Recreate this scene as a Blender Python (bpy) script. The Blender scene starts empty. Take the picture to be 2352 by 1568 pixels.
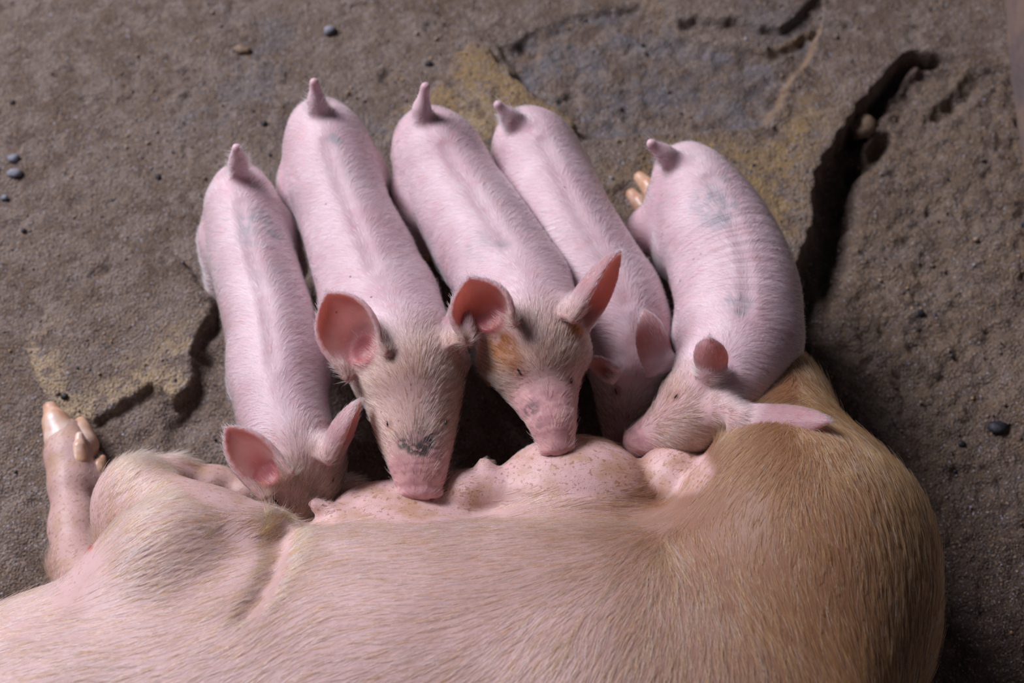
import bpy, math, random
import numpy as np
from mathutils import Vector

rng = np.random.default_rng(7)
random.seed(7)
scene = bpy.context.scene
COL = scene.collection

# ------------------------------------------------------------------ camera
PITCH = math.radians(58.0)
DIST = 2.0
FPX = 50.0 / 36.0 * 2352
CAM = np.array([0.0, -DIST * math.cos(PITCH), DIST * math.sin(PITCH)])
FWD = np.array([0.0, math.cos(PITCH), -math.sin(PITCH)])
RIGHT = np.array([1.0, 0.0, 0.0])
UP = np.array([0.0, math.sin(PITCH), math.cos(PITCH)])
cam_data = bpy.data.cameras.new('camera')
cam = bpy.data.objects.new('camera', cam_data)
COL.objects.link(cam)
cam.location = CAM
cam.rotation_euler = (math.pi / 2 - PITCH, 0, 0)
cam_data.lens = 50.0
cam_data.sensor_width = 36.0
cam_data.clip_start = 0.05
cam_data.dof.use_dof = True
cam_data.dof.focus_distance = 1.60
cam_data.dof.aperture_fstop = 3.4
scene.camera = cam
scene.cycles.max_bounces = 8
scene.cycles.diffuse_bounces = 3
scene.cycles.glossy_bounces = 3
scene.cycles.transmission_bounces = 6

# ------------------------------------------------------------------ light
world = bpy.data.worlds.new('barn_air')
scene.world = world
world.use_nodes = True
bg = world.node_tree.nodes['Background']
bg.inputs[0].default_value = (0.62, 0.58, 0.70, 1)
bg.inputs[1].default_value = 0.06


def area(name, loc, target, size, sy, energy, color):
    d = bpy.data.lights.new(name, 'AREA')
    d.shape = 'RECTANGLE'
    d.size = size
    d.size_y = sy
    d.energy = energy
    d.color = color
    o = bpy.data.objects.new(name, d)
    COL.objects.link(o)
    o.location = loc
    o.rotation_euler = (Vector(target) - Vector(loc)).to_track_quat('-Z', 'Y').to_euler()
    return o


area('open_barn_side', (-3.5, 2.4, 4.0), (-0.05, -0.2, 0.1), 2.7, 2.1, 440.0, (0.93, 0.90, 1.0))
scene.view_settings.view_transform = 'Standard'
scene.view_settings.look = 'None'
scene.view_settings.gamma = 1.0
scene.view_settings.use_curve_mapping = False
scene.view_settings.exposure = 0.2


# ------------------------------------------------------------------ maths helpers
def P(px, py, z):
    """world point at height z seen at photo position (px, py)"""
    d = FWD + RIGHT * ((px - 1176.0) / FPX) - UP * ((py - 784.0) / FPX)
    t = (z - CAM[2]) / d[2]
    return CAM + d * t


def proj(v):
    r = v - CAM
    dep = r @ FWD
    return np.stack([1176.0 + FPX * (r @ RIGHT) / dep, 784.0 - FPX * (r @ UP) / dep, dep], -1)


def px2m(px, p):
    return px * float((p - CAM) @ FWD) / FPX


def nrm(v):
    return v / (np.linalg.norm(v, axis=-1, keepdims=True) + 1e-12)


def sstep(a, b, x):
    t = np.clip((x - a) / (b - a), 0, 1)
    return t * t * (3 - 2 * t)


def lattice_noise(x, y, scale, seed):
    """smooth value noise in 2-D, range -1..1"""
    g = np.random.default_rng(seed).uniform(-1, 1, (256, 256))
    fx, fy = x / scale, y / scale
    ix, iy = np.floor(fx).astype(int), np.floor(fy).astype(int)
    tx, ty = fx - ix, fy - iy
    tx, ty = tx * tx * (3 - 2 * tx), ty * ty * (3 - 2 * ty)
    a = g[ix % 256, iy % 256]
    b = g[(ix + 1) % 256, iy % 256]
    c = g[ix % 256, (iy + 1) % 256]
    d = g[(ix + 1) % 256, (iy + 1) % 256]
    return (a * (1 - tx) + b * tx) * (1 - ty) + (c * (1 - tx) + d * tx) * ty


def fbm(x, y, scale, seed, octaves=4, gain=0.5):
    s, amp, tot = 0.0, 1.0, 0.0
    for o in range(octaves):
        s = s + amp * lattice_noise(x + 13.7 * o, y - 7.1 * o, scale / 2 ** o, seed + o)
        tot += amp
        amp *= gain
    return s / tot


def noise3(p, scale, seed):
    return (lattice_noise(p[:, 0] + p[:, 2] * 0.7, p[:, 1] - p[:, 2] * 0.6, scale, seed)
            + lattice_noise(p[:, 1] + p[:, 2], p[:, 0] * 0.8 - p[:, 2], scale, seed + 50)) * 0.6


def catmull(pts, n):
    """resample control rows (any columns) to n smooth rows, even in the first three columns"""
    pts = np.asarray(pts, float)
    e = np.vstack([2 * pts[0] - pts[1], pts, 2 * pts[-1] - pts[-2]])
    out = []
    for i in range(len(pts) - 1):
        p0, p1, p2, p3 = e[i:i + 4]
        for t in np.linspace(0, 1, 24, endpoint=False):
            out.append(0.5 * (2 * p1 + (p2 - p0) * t + (2 * p0 - 5 * p1 + 4 * p2 - p3) * t * t + (3 * p1 - p0 - 3 * p2 + p3) * t ** 3))
    out.append(pts[-1])
    out = np.array(out)
    s = np.concatenate([[0], np.cumsum(np.linalg.norm(np.diff(out[:, :3], axis=0), axis=1))])
    q = np.linspace(0, s[-1], n)
    return np.stack([np.interp(q, s, out[:, c]) for c in range(out.shape[1])], 1)


# ------------------------------------------------------------------ distance field body builder
class Field:
    def __init__(self, lo, hi, h):
        self.h = h
        self.lo = np.asarray(lo, float)
        n = np.ceil((np.asarray(hi) - self.lo) / h).astype(int) + 1
        self.ax = [self.lo[i] + h * np.arange(n[i]) for i in range(3)]
        self.F = np.full(n, 1.0, np.float32)

    def crop(self, lo, hi):
        sl = []
        for i in range(3):
            a = max(0, int(math.floor((lo[i] - self.lo[i]) / self.h)))
            b = min(len(self.ax[i]), int(math.ceil((hi[i] - self.lo[i]) / self.h)) + 1)
            if b <= a:
                return None, None
            sl.append(slice(a, b))
        X, Y, Z = np.meshgrid(*[self.ax[i][sl[i]] for i in range(3)], indexing='ij', sparse=True)
        return tuple(sl), (X, Y, Z)

    def blend(self, sl, d, k, sub=False):
        f = self.F[sl]
        if sub:
            d = -d
            hh = np.clip(0.5 - 0.5 * (f - d) / k, 0, 1)
            self.F[sl] = f * (1 - hh) + d * hh + k * hh * (1 - hh)
        elif k <= 0:
            self.F[sl] = np.minimum(f, d)
        else:
            hh = np.clip(0.5 + 0.5 * (f - d) / k, 0, 1)
            self.F[sl] = f * (1 - hh) + d * hh - k * hh * (1 - hh)

    def ellipsoid(self, c, r, frame=None, k=0.0, sub=False):
        c = np.asarray(c, float)
        r = np.asarray(r, float)
        R = max(r) + k + 3 * self.h
        sl, g = self.crop(c - R, c + R)
        if sl is None:
            return
        x, y, z = g[0] - c[0], g[1] - c[1], g[2] - c[2]
        A = np.eye(3) if frame is None else frame
        q = [x * A[i][0] + y * A[i][1] + z * A[i][2] for i in range(3)]
        k0 = np.sqrt((q[0] / r[0]) ** 2 + (q[1] / r[1]) ** 2 + (q[2] / r[2]) ** 2) + 1e-9
        k1 = np.sqrt((q[0] / r[0] ** 2) ** 2 + (q[1] / r[1] ** 2) ** 2 + (q[2] / r[2] ** 2) ** 2) + 1e-9
        d = k0 * (k0 - 1) / k1
        self.blend(sl, d, k, sub)

    def cone(self, a, b, ra, rb, k=0.0, sub=False):
        a = np.asarray(a, float)
        b = np.asarray(b, float)
        m = max(ra, rb) + k + 3 * self.h
        sl, g = self.crop(np.minimum(a, b) - m, np.maximum(a, b) + m)
        if sl is None:
            return
        ab = b - a
        t = ((g[0] - a[0]) * ab[0] + (g[1] - a[1]) * ab[1] + (g[2] - a[2]) * ab[2]) / (ab @ ab + 1e-12)
        t = np.clip(t, 0, 1)
        d = np.sqrt((g[0] - a[0] - ab[0] * t) ** 2 + (g[1] - a[1] - ab[1] * t) ** 2 + (g[2] - a[2] - ab[2] * t) ** 2) - (ra + (rb - ra) * t)
        self.blend(sl, d, k, sub)

    def chain(self, pts, radii, k):
        for i in range(len(pts) - 1):
            self.cone(pts[i], pts[i + 1], radii[i], radii[i + 1], k)

    def sheet(self, pts, rad, k, sub=False):
        pts = np.asarray(pts)
        m = max(rad) + k + 3 * self.h
        sl, g = self.crop(pts.min(0) - m, pts.max(0) + m)
        d = np.full(np.broadcast_shapes(*[q.shape for q in g]), 1.0, np.float32)
        for p, r in zip(pts, rad):
            s2, gg = self.crop(p - r - k - 2 * self.h, p + r + k + 2 * self.h)
            loc = tuple(slice(s2[i].start - sl[i].start, s2[i].stop - sl[i].start) for i in range(3))
            d[loc] = np.minimum(d[loc], np.sqrt((gg[0] - p[0]) ** 2 + (gg[1] - p[1]) ** 2 + (gg[2] - p[2]) ** 2) - r)
        self.blend(sl, d, k, sub)

    def hit(self, px, py):
        """first point of the body on the line of sight to a photo position"""
        d = nrm(FWD + RIGHT * ((px - 1176.0) / FPX) - UP * ((py - 784.0) / FPX))
        q = CAM + d * np.arange(1.0, 2.4, 0.001)[:, None]
        ij = np.round((q - self.lo) / self.h).astype(int)
        ok = ((ij >= 0) & (ij < np.array(self.F.shape))).all(1)
        q, ij = q[ok], ij[ok]
        return q[np.argmax(self.F[ij[:, 0], ij[:, 1], ij[:, 2]] < 0)]

    def mesh(self):
        F = self.F
        s = F < 0
        n = np.array(F.shape) - 1
        corners = [(i, j, k) for i in (0, 1) for j in (0, 1) for k in (0, 1)]
        view = lambda A, c: A[c[0]:n[0] + c[0], c[1]:n[1] + c[1], c[2]:n[2] + c[2]]
        cnt = sum(view(s, c).astype(np.int8) for c in corners)
        act = (cnt > 0) & (cnt < 8)
        idx = np.argwhere(act)
        vid = np.full(n, -1, np.int64)
        vid[act] = np.arange(len(idx))
        acc = np.zeros((len(idx), 3))
        num = np.zeros(len(idx))
        for a in corners:
            for d in range(3):
                if a[d] == 1:
                    continue
                b = list(a)
                b[d] = 1
                fa = F[idx[:, 0] + a[0], idx[:, 1] + a[1], idx[:, 2] + a[2]]
                fb = F[idx[:, 0] + b[0], idx[:, 1] + b[1], idx[:, 2] + b[2]]
                m = (fa < 0) != (fb < 0)
                t = np.where(m, fa / np.where(m, fa - fb, 1), 0)
                p = np.array(a, float)[None, :].repeat(len(idx), 0)
                p[:, d] += t
                acc[m] += p[m]
                num[m] += 1
        V = self.lo + self.h * (idx + acc / num[:, None])
        quads = []
        for d in range(3):
            e, f = (d + 1) % 3, (d + 2) % 3
            sa = np.take(s, np.arange(F.shape[d] - 1), d)
            sb = np.take(s, np.arange(1, F.shape[d]), d)
            ch = np.argwhere(sa != sb)
            ch = ch[(ch[:, e] > 0) & (ch[:, f] > 0) & (ch[:, e] < n[e]) & (ch[:, f] < n[f])]
            q = []
            for de, df in ((-1, -1), (0, -1), (0, 0), (-1, 0)):
                c = ch.copy()
                c[:, e] += de
                c[:, f] += df
                q.append(vid[c[:, 0], c[:, 1], c[:, 2]])
            q = np.stack(q, 1)
            flip = ~sa[ch[:, 0], ch[:, 1], ch[:, 2]]
            q[flip] = q[flip][:, ::-1]
            quads.append(q)
        Q = np.vstack(quads)
        Q = Q[(Q >= 0).all(1)]
        # light relaxing of the grid facets
        for lam in (0.5, -0.5, 0.5, -0.48):
            sm = np.zeros_like(V)
            c = np.zeros(len(V))
            for i in range(4):
                np.add.at(sm, Q[:, i], V[Q[:, (i + 1) % 4]] + V[Q[:, (i + 3) % 4]])
                np.add.at(c, Q[:, i], 2)
            V = V + lam * (sm / np.maximum(c, 1)[:, None] - V)
        return V, Q


def vnormals(V, Q):
    n = np.cross(V[Q[:, 2]] - V[Q[:, 0]], V[Q[:, 3]] - V[Q[:, 1]])
    N = np.zeros_like(V)
    for i in range(4):
        np.add.at(N, Q[:, i], n)
    return nrm(N)


def mesh_obj(name, V, faces, mat, parent=None, origin=(0, 0, 0), attrs=None, smooth=True):
    """one mesh object; vertices are stored relative to its own origin"""
    org = np.asarray(origin, float)
    me = bpy.data.meshes.new(name)
    V = np.asarray(V, float) - org
    if isinstance(faces, np.ndarray):
        w = faces.shape[1]
        me.vertices.add(len(V))
        me.vertices.foreach_set('co', V.astype(np.float32).ravel())
        me.loops.add(faces.size)
        me.loops.foreach_set('vertex_index', faces.astype(np.int32).ravel())
        me.polygons.add(len(faces))
        me.polygons.foreach_set('loop_start', np.arange(0, faces.size, w, dtype=np.int32))
        me.update(calc_edges=True)
        me.validate()
    else:
        me.from_pydata([tuple(v) for v in V], [], faces)
        me.update()
    if smooth:
        me.polygons.foreach_set('use_smooth', np.ones(len(me.polygons), bool))
    for k, v in (attrs or {}).items():
        v = np.asarray(v, np.float32)
        if v.ndim == 1:
            a = me.attributes.new(k, 'FLOAT', 'POINT')
            a.data.foreach_set('value', v)
        else:
            a = me.attributes.new(k, 'FLOAT_COLOR', 'POINT')
            a.data.foreach_set('color', np.hstack([v, np.ones((len(v), 1), np.float32)]).ravel())
    if mat:
        me.materials.append(mat)
    o = bpy.data.objects.new(name, me)
    COL.objects.link(o)
    if parent is not None:
        o.parent = parent
        o.location = Vector(org) - Vector(parent.location)
    else:
        o.location = Vector(org)
    return o


def empty(name, loc, label, cat, group=None):
    o = bpy.data.objects.new(name, None)
    o.empty_display_size = 0.05
    COL.objects.link(o)
    o.location = loc
    o['label'] = label
    o['category'] = cat
    if group:
        o['group'] = group
    return o


def hair_obj(name, pts, radius, colors, mat, parent):
    """pts (n, m, 3) world positions, radius (n,) at the root"""
    n, m, _ = pts.shape
    org = np.array(parent.location)
    cd = bpy.data.hair_curves.new(name)
    cd.add_curves([m] * n)
    cd.attributes['position'].data.foreach_set('vector', (pts - org).astype(np.float32).ravel())
    taper = np.linspace(1, 0.25, m)
    ra = cd.attributes.get('radius') or cd.attributes.new('radius', 'FLOAT', 'POINT')
    ra.data.foreach_set('value', (radius[:, None] * taper[None]).astype(np.float32).ravel())
    ca = cd.attributes.new('tint', 'FLOAT_COLOR', 'CURVE')
    ca.data.foreach_set('color', np.hstack([colors, np.ones((n, 1))]).astype(np.float32).ravel())
    cd.materials.append(mat)
    o = bpy.data.objects.new(name, cd)
    COL.objects.link(o)
    o.parent = parent
    o['kind'] = 'stuff'
    return o


def scatter_on(V, Q, N, count, weight=None):
    """random points on the surface: positions, normals and vertex index of a near corner"""
    T = np.vstack([Q[:, [0, 1, 2]], Q[:, [0, 2, 3]]])
    ar = np.linalg.norm(np.cross(V[T[:, 1]] - V[T[:, 0]], V[T[:, 2]] - V[T[:, 0]]), axis=1)
    if weight is not None:
        ar = ar * weight[T].mean(1)
    c = np.cumsum(ar)
    ti = np.minimum(np.searchsorted(c, rng.random(count) * c[-1]), len(T) - 1)
    u, v = rng.random(count), rng.random(count)
    fl = u + v > 1
    u[fl], v[fl] = 1 - u[fl], 1 - v[fl]
    t = T[ti]
    w = np.stack([1 - u - v, u, v], 1)
    p = (V[t] * w[:, :, None]).sum(1)
    nn = nrm((N[t] * w[:, :, None]).sum(1))
    return p, nn, t[np.arange(count), w.argmax(1)]


def pick(V, N, px, py):
    """index of the surface vertex that the camera sees at a photo position"""
    q = proj(V)
    d2 = (q[:, 0] - px) ** 2 + (q[:, 1] - py) ** 2
    near = np.argsort(d2)[:40]
    near = near[d2[near] < d2[near[0]] + 60]
    return near[np.argmin(q[near, 2])]


# ------------------------------------------------------------------ material helpers
class NT:
    def __init__(self, name):
        self.m = bpy.data.materials.new(name)
        self.m.use_nodes = True
        self.t = self.m.node_tree
        self.t.nodes.clear()
        self.out = self.n('ShaderNodeOutputMaterial')

    def n(self, typ, **kw):
        x = self.t.nodes.new(typ)
        for k, v in kw.items():
            setattr(x, k, v)
        return x

    def set(self, sock, v):
        if isinstance(v, bpy.types.NodeSocket):
            self.t.links.new(v, sock)
        elif v is not None:
            sock.default_value = tuple(v) + (1,) if (isinstance(v, (tuple, list)) and len(v) == 3 and sock.type == 'RGBA') else v

    def attr(self, name, out='Fac'):
        a = self.n('ShaderNodeAttribute', attribute_name=name)
        return a.outputs[out]

    def pos(self):
        return self.n('ShaderNodeNewGeometry').outputs['Position']

    def noise(self, scale, detail=3, rough=0.55, vec=None, dist=0.0):
        x = self.n('ShaderNodeTexNoise')
        self.set(x.inputs['Scale'], scale)
        self.set(x.inputs['Detail'], detail)
        self.set(x.inputs['Roughness'], rough)
        self.set(x.inputs['Distortion'], dist)
        self.set(x.inputs['Vector'], vec if vec is not None else self.pos())
        return x.outputs['Fac']

    def voro(self, scale, feature='F1', out='Distance', vec=None):
        x = self.n('ShaderNodeTexVoronoi', feature=feature)
        self.set(x.inputs['Scale'], scale)
        self.set(x.inputs['Vector'], vec if vec is not None else self.pos())
        return x.outputs[out]

    def ramp(self, fac, a, b, lo=0.0, hi=1.0):
        x = self.n('ShaderNodeMapRange', interpolation_type='SMOOTHSTEP')
        self.set(x.inputs[0], fac)
        for i, v in enumerate((a, b, lo, hi)):
            self.set(x.inputs[1 + i], v)
        return x.outputs[0]

    def math(self, op, a, b=None):
        x = self.n('ShaderNodeMath', operation=op)
        self.set(x.inputs[0], a)
        if b is not None:
            self.set(x.inputs[1], b)
        return x.outputs[0]

    def mix(self, fac, a, b, blend='MIX'):
        x = self.n('ShaderNodeMix', data_type='RGBA', blend_type=blend)
        self.set(x.inputs[0], fac)
        self.set(x.inputs[6], a)
        self.set(x.inputs[7], b)
        return x.outputs[2]

    def bump(self, height, strength, dist, normal=None):
        x = self.n('ShaderNodeBump')
        self.set(x.inputs['Height'], height)
        x.inputs['Strength'].default_value = strength
        x.inputs['Distance'].default_value = dist
        if normal is not None:
            self.set(x.inputs['Normal'], normal)
        return x.outputs[0]

    def bsdf(self, color, rough=0.6, spec=0.5, normal=None, sss=0.0, radius=(0.01, 0.004, 0.003), sheen=0.0):
        b = self.n('ShaderNodeBsdfPrincipled')
        self.set(b.inputs['Base Color'], color)
        self.set(b.inputs['Roughness'], rough)
        self.set(b.inputs['Specular IOR Level'], spec)
        if normal is not None:
            self.set(b.inputs['Normal'], normal)
        if sss:
            b.inputs['Subsurface Weight'].default_value = sss
            b.inputs['Subsurface Radius'].default_value = radius
            b.inputs['Subsurface Scale'].default_value = 1.0
        self.set(b.inputs['Sheen Weight'], sheen)
        return b.outputs[0]

    def done(self, shader):
        self.t.links.new(shader, self.out.inputs['Surface'])
        return self.m


def piglet_skin():
    t = NT('piglet_skin')
    base = t.mix(t.ramp(t.noise(14, 4), 0.3, 0.7), (0.55, 0.36, 0.395), (0.66, 0.49, 0.525))
    base = t.mix(t.ramp(t.noise(45, 3), 0.5, 0.75, 0, 0.35), base, (0.58, 0.29, 0.31))
    base = t.mix(t.attr('face'), base, (0.42, 0.25, 0.205))
    base = t.mix(t.attr('bare'), base, t.mix(t.ramp(t.noise(70, 4), 0.35, 0.65), (0.46, 0.23, 0.25), (0.66, 0.38, 0.38)))
    base = t.mix(t.attr('inner'), base, (0.68, 0.38, 0.34))
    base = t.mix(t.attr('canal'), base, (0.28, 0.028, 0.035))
    base = t.mix(t.attr('rim'), base, (0.34, 0.15, 0.14))
    blotch = t.math('MULTIPLY', t.attr('grey'), t.ramp(t.noise(60, 4), 0.35, 0.6))
    base = t.mix(blotch, base, (0.36, 0.32, 0.35))
    soot = t.math('MULTIPLY', t.attr('soot'), t.ramp(t.noise(140, 4), 0.36, 0.52))
    base = t.mix(soot, base, (0.035, 0.03, 0.03))
    rust = t.math('MULTIPLY', t.attr('rust'), t.ramp(t.noise(70, 4), 0.3, 0.55))
    base = t.mix(rust, base, (0.24, 0.07, 0.010))
    dots = t.math('LESS_THAN', t.voro(42), 0.07)
    dots = t.math('MULTIPLY', dots, t.ramp(t.noise(9, 2), 0.55, 0.6))
    base = t.mix(dots, base, (0.16, 0.07, 0.07))
    cv = t.n('ShaderNodeVectorMath', operation='SCALE')
    t.set(cv.inputs[0], t.pos())
    cv.inputs['Scale'].default_value = 9.0
    ca = t.n('ShaderNodeCombineXYZ')
    t.set(ca.inputs[0], t.math('MULTIPLY', t.attr('along'), 95.0))
    ad = t.n('ShaderNodeVectorMath', operation='ADD')
    t.set(ad.inputs[0], cv.outputs[0])
    t.set(ad.inputs[1], ca.outputs[0])
    fold = t.math('MULTIPLY', t.noise(1.0, 3, 0.5, ad.outputs[0]), t.attr('wrinkle'))
    nb = t.bump(fold, 0.8, 0.006)
    nb = t.bump(t.noise(260, 3), 0.25, 0.001, nb)
    sh = t.bsdf(base, t.ramp(t.attr('bare'), 0.4, 0.9, 0.5, 0.3), 0.4, nb, sss=0.35, radius=(0.012, 0.004, 0.003), sheen=0.15)
    tr = t.n('ShaderNodeBsdfTranslucent')
    t.set(tr.inputs['Color'], (0.88, 0.43, 0.34))
    mx = t.n('ShaderNodeMixShader')
    t.set(mx.inputs[0], t.math('MULTIPLY', t.attr('thin'), 0.5))
    t.t.links.new(sh, mx.inputs[1])
    t.t.links.new(tr.outputs[0], mx.inputs[2])
    return t.done(mx.outputs[0])


def sow_skin():
    t = NT('sow_skin')
    base = t.mix(t.ramp(t.noise(9, 4), 0.3, 0.7), (0.45, 0.285, 0.255), (0.60, 0.41, 0.39))
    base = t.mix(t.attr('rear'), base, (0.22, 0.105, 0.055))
    base = t.mix(t.attr('udder'), base, t.mix(t.ramp(t.noise(32, 4), 0.4, 0.7), (0.61, 0.40, 0.39), (0.46, 0.28, 0.20)))
    v1 = t.ramp(t.noise(190, 2, 0.5), 0.60, 0.66)
    v2 = t.math('LESS_THAN', t.voro(480), t.math('MULTIPLY', t.noise(50, 2), 0.42))
    sp = t.math('MULTIPLY', t.math('MAXIMUM', v1, v2), t.attr('speck'))
    base = t.mix(t.math('MULTIPLY', sp, 0.6), base, (0.26, 0.11, 0.045))
    base = t.mix(t.math('MULTIPLY', t.attr('leg'), t.ramp(t.noise(26, 3), 0.45, 0.7, 0, 0.6)), base, (0.42, 0.26, 0.13))
    base = t.mix(t.attr('sore'), base, (0.55, 0.06, 0.05))
    nb = t.bump(t.noise(120, 4), 0.3, 0.002)
    return t.done(t.bsdf(base, 0.5, 0.35, nb, sss=0.25, radius=(0.012, 0.005, 0.003)))


def hair_mat(name, rough, tip=0.0):
    t = NT(name)
    h = t.n('ShaderNodeBsdfHairPrincipled')
    h.model = 'CHIANG'
    h.parametrization = 'COLOR'
    t.set(h.inputs['Color'], t.attr('tint', 'Color'))
    t.set(h.inputs['Roughness'], rough)
    t.set(h.inputs['Radial Roughness'], 0.45)
    return t.done(h.outputs[0])


def horn_mat():
    t = NT('hoof_horn')
    c = t.mix(t.ramp(t.noise(60, 3), 0.35, 0.7), (0.62, 0.40, 0.27), (0.52, 0.27, 0.16))
    c = t.mix(t.ramp(t.noise(25, 2), 0.5, 0.7), c, (0.74, 0.58, 0.5))
    return t.done(t.bsdf(c, 0.35, 0.5, t.bump(t.noise(180, 3), 0.2, 0.001), sss=0.2, radius=(0.006, 0.003, 0.002)))


def eye_mat():
    t = NT('eye_dark')
    return t.done(t.bsdf((0.02, 0.012, 0.012), 0.15, 0.6))


def concrete_mat():
    t = NT('worn_concrete')
    p = t.pos()
    c = t.mix(t.ramp(t.noise(5, 5, 0.6), 0.35, 0.65), (0.135, 0.088, 0.060), (0.20, 0.145, 0.108))
    c = t.mix(t.ramp(t.noise(22, 5, 0.65), 0.42, 0.62), c, (0.245, 0.19, 0.155))
    c = t.mix(t.ramp(t.noise(75, 4, 0.7), 0.56, 0.70, 0, 0.75), c, (0.07, 0.042, 0.03))
    c = t.mix(t.math('MULTIPLY', t.attr('blue'), t.ramp(t.noise(16, 5, 0.7), 0.42, 0.62)), c, (0.17, 0.16, 0.175))
    c = t.mix(t.math('MULTIPLY', t.attr('ochre'), t.ramp(t.noise(26, 5, 0.7), 0.40, 0.58)), c, (0.34, 0.225, 0.10))
    c = t.mix(t.math('MULTIPLY', t.attr('cream'), t.ramp(t.noise(38, 5, 0.7), 0.44, 0.56)), c, (0.44, 0.33, 0.20))
    c = t.mix(t.attr('rim'), c, (0.33, 0.22, 0.13))
    c = t.mix(t.attr('shade_dark'), c, (0.075, 0.048, 0.036))
    gr = t.voro(430, out='Color')
    sep = t.n('ShaderNodeSeparateColor')
    t.set(sep.inputs[0], gr)
    c = t.mix(t.ramp(sep.outputs[0], 0.86, 0.90, 0, 0.6), c, (0.34, 0.23, 0.15))
    c = t.mix(t.ramp(sep.outputs[1], 0.86, 0.88, 0, 0.6), c, (0.05, 0.045, 0.05))
    c = t.mix(t.ramp(sep.outputs[2], 0.975, 0.98, 0, 0.7), c, (0.38, 0.38, 0.43))
    h = t.math('ADD', t.noise(60, 6, 0.7), t.math('MULTIPLY', t.voro(260), 0.3))
    h = t.math('ADD', h, t.math('MULTIPLY', t.noise(320, 3), 0.3))
    nb = t.bump(h, 1.0, 0.011)
    r = t.ramp(t.noise(11, 4), 0.35, 0.65, 0.42, 0.75)
    return t.done(t.bsdf(c, r, 0.45, nb))


def stone_mat(name, a, b):
    t = NT(name)
    c = t.mix(t.ramp(t.noise(90, 4), 0.35, 0.65), a, b)
    return t.done(t.bsdf(c, 0.6, 0.4, t.bump(t.noise(240, 4), 0.5, 0.002)))


def grit_mat():
    t = NT('grit_grains')
    return t.done(t.bsdf(t.attr('tint', 'Color'), 0.5, 0.45))


M_PIG, M_SOW = piglet_skin(), sow_skin()
M_PHAIR = hair_mat('piglet_hair', 0.35)
M_SHAIR = hair_mat('sow_bristle', 0.38)
M_HORN, M_EYE = horn_mat(), eye_mat()
M_FLOOR = concrete_mat()


# ------------------------------------------------------------------ floor
def seg_dist(x, y, poly):
    """distance to a polyline and the side (cross product sign) of its nearest segment"""
    best = np.full(x.shape, 9.0)
    side = np.zeros(x.shape)
    for (ax, ay), (bx, by) in zip(poly[:-1], poly[1:]):
        dx, dy = bx - ax, by - ay
        t = np.clip(((x - ax) * dx + (y - ay) * dy) / (dx * dx + dy * dy + 1e-12), 0, 1)
        ex, ey = x - ax - dx * t, y - ay - dy * t
        d = np.hypot(ex, ey)
        m = d < best
        best = np.where(m, d, best)
        side = np.where(m, np.sign(dx * ey - dy * ex), side)
    return best, side


def inside(x, y, poly):
    r = np.zeros(x.shape, bool)
    n = len(poly)
    for i in range(n):
        (ax, ay), (bx, by) = poly[i], poly[(i + 1) % n]
        c = (ay > y) != (by > y)
        xi = (bx - ax) * (y - ay) / (by - ay + 1e-15) + ax
        r ^= c & (x < xi)
    return r


def G(pts):
    return [tuple(P(a, b, 0.0)[:2]) for a, b in pts]


def sdist(x, y, poly):
    d, _ = seg_dist(x, y, poly + [poly[0]])
    return np.where(inside(x, y, poly), -d, d)


xs = np.concatenate([np.linspace(-3.2, -1.0, 24)[:-1], np.arange(-1.0, 1.02, 0.0038), np.linspace(1.03, 3.2, 24)])
ys = np.concatenate([np.linspace(-2.6, -0.95, 18)[:-1], np.arange(-0.95, -0.35, 0.008), np.arange(-0.35, 0.78, 0.0038), np.linspace(0.79, 3.0, 24)])
gx, gy = np.meshgrid(xs, ys, indexing='ij')
wx = gx + 0.010 * fbm(gx, gy, 0.05, 11, 4) + 0.004 * fbm(gx, gy, 0.015, 21, 2)
wy = gy + 0.010 * fbm(gx, gy, 0.05, 31, 4) + 0.004 * fbm(gx, gy, 0.015, 41, 2)

slab_right = G([(2135, 118), (2080, 132), (2030, 180), (1985, 232), (1950, 280), (1920, 312), (1898, 352), (1880, 388), (1868, 420), (1864, 470),
                (1858, 520), (1848, 565), (1832, 600), (1815, 650), (1800, 720), (1700, 800), (1500, 700), (1420, 560), (1340, 420), (1335, 335),
                (1400, 322), (1480, 308), (1560, 306), (1640, 298), (1700, 297), (1758, 290), (1795, 245), (1822, 190), (1852, 150), (1882, 112), (1890, 50),
                (1880, -40), (2140, -40), (2420, -40), (2420, 118), (2285, 122)])
slab_top = G([(1440, -20), (1480, 12), (1515, 40), (1550, 66), (1600, 60), (1650, 62), (1690, 52), (1740, 72), (1785, 70), (1830, 40), (1870, 0), (1870, -60), (1440, -60)])
slab_flake = G([(1075, 118), (1120, 128), (1160, 168), (1192, 208), (1230, 240), (1290, 272), (1332, 300), (1322, 318), (1260, 380), (1130, 360), (1000, 330), (920, 300),
                (880, 285), (910, 258), (960, 240), (1005, 212), (1030, 172), (1050, 140)])
slab_left = G([(395, 588), (432, 618), (462, 655), (486, 700), (478, 735), (464, 772), (458, 795), (440, 822), (442, 870), (438, 905), (402, 936), (372, 912), (338, 902),
               (318, 918), (302, 928), (262, 950), (215, 978), (150, 960), (90, 900), (60, 800), (120, 700), (230, 640), (330, 600)])
pit = G([(1140, 110), (1300, 40), (1460, 10), (1520, 45), (1560, 85), (1650, 100), (1760, 110), (1850, 70), (1886, 60), (1878, 112), (1850, 150), (1820, 190), (1795, 245),
         (1756, 288), (1640, 298), (1480, 308), (1345, 325), (1290, 270), (1200, 205)])
crev = G([(2150, 128), (2085, 136), (2040, 185), (1995, 240), (1962, 290), (1945, 340), (1925, 400), (1915, 460), (1908, 520), (1895, 580), (1870, 640), (1850, 720), (1820, 800)])
crev2 = G([(2245, 178), (2225, 205), (2190, 232), (2165, 250)])
hole2 = G([(2035, 300), (2015, 335), (1985, 345)])
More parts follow.
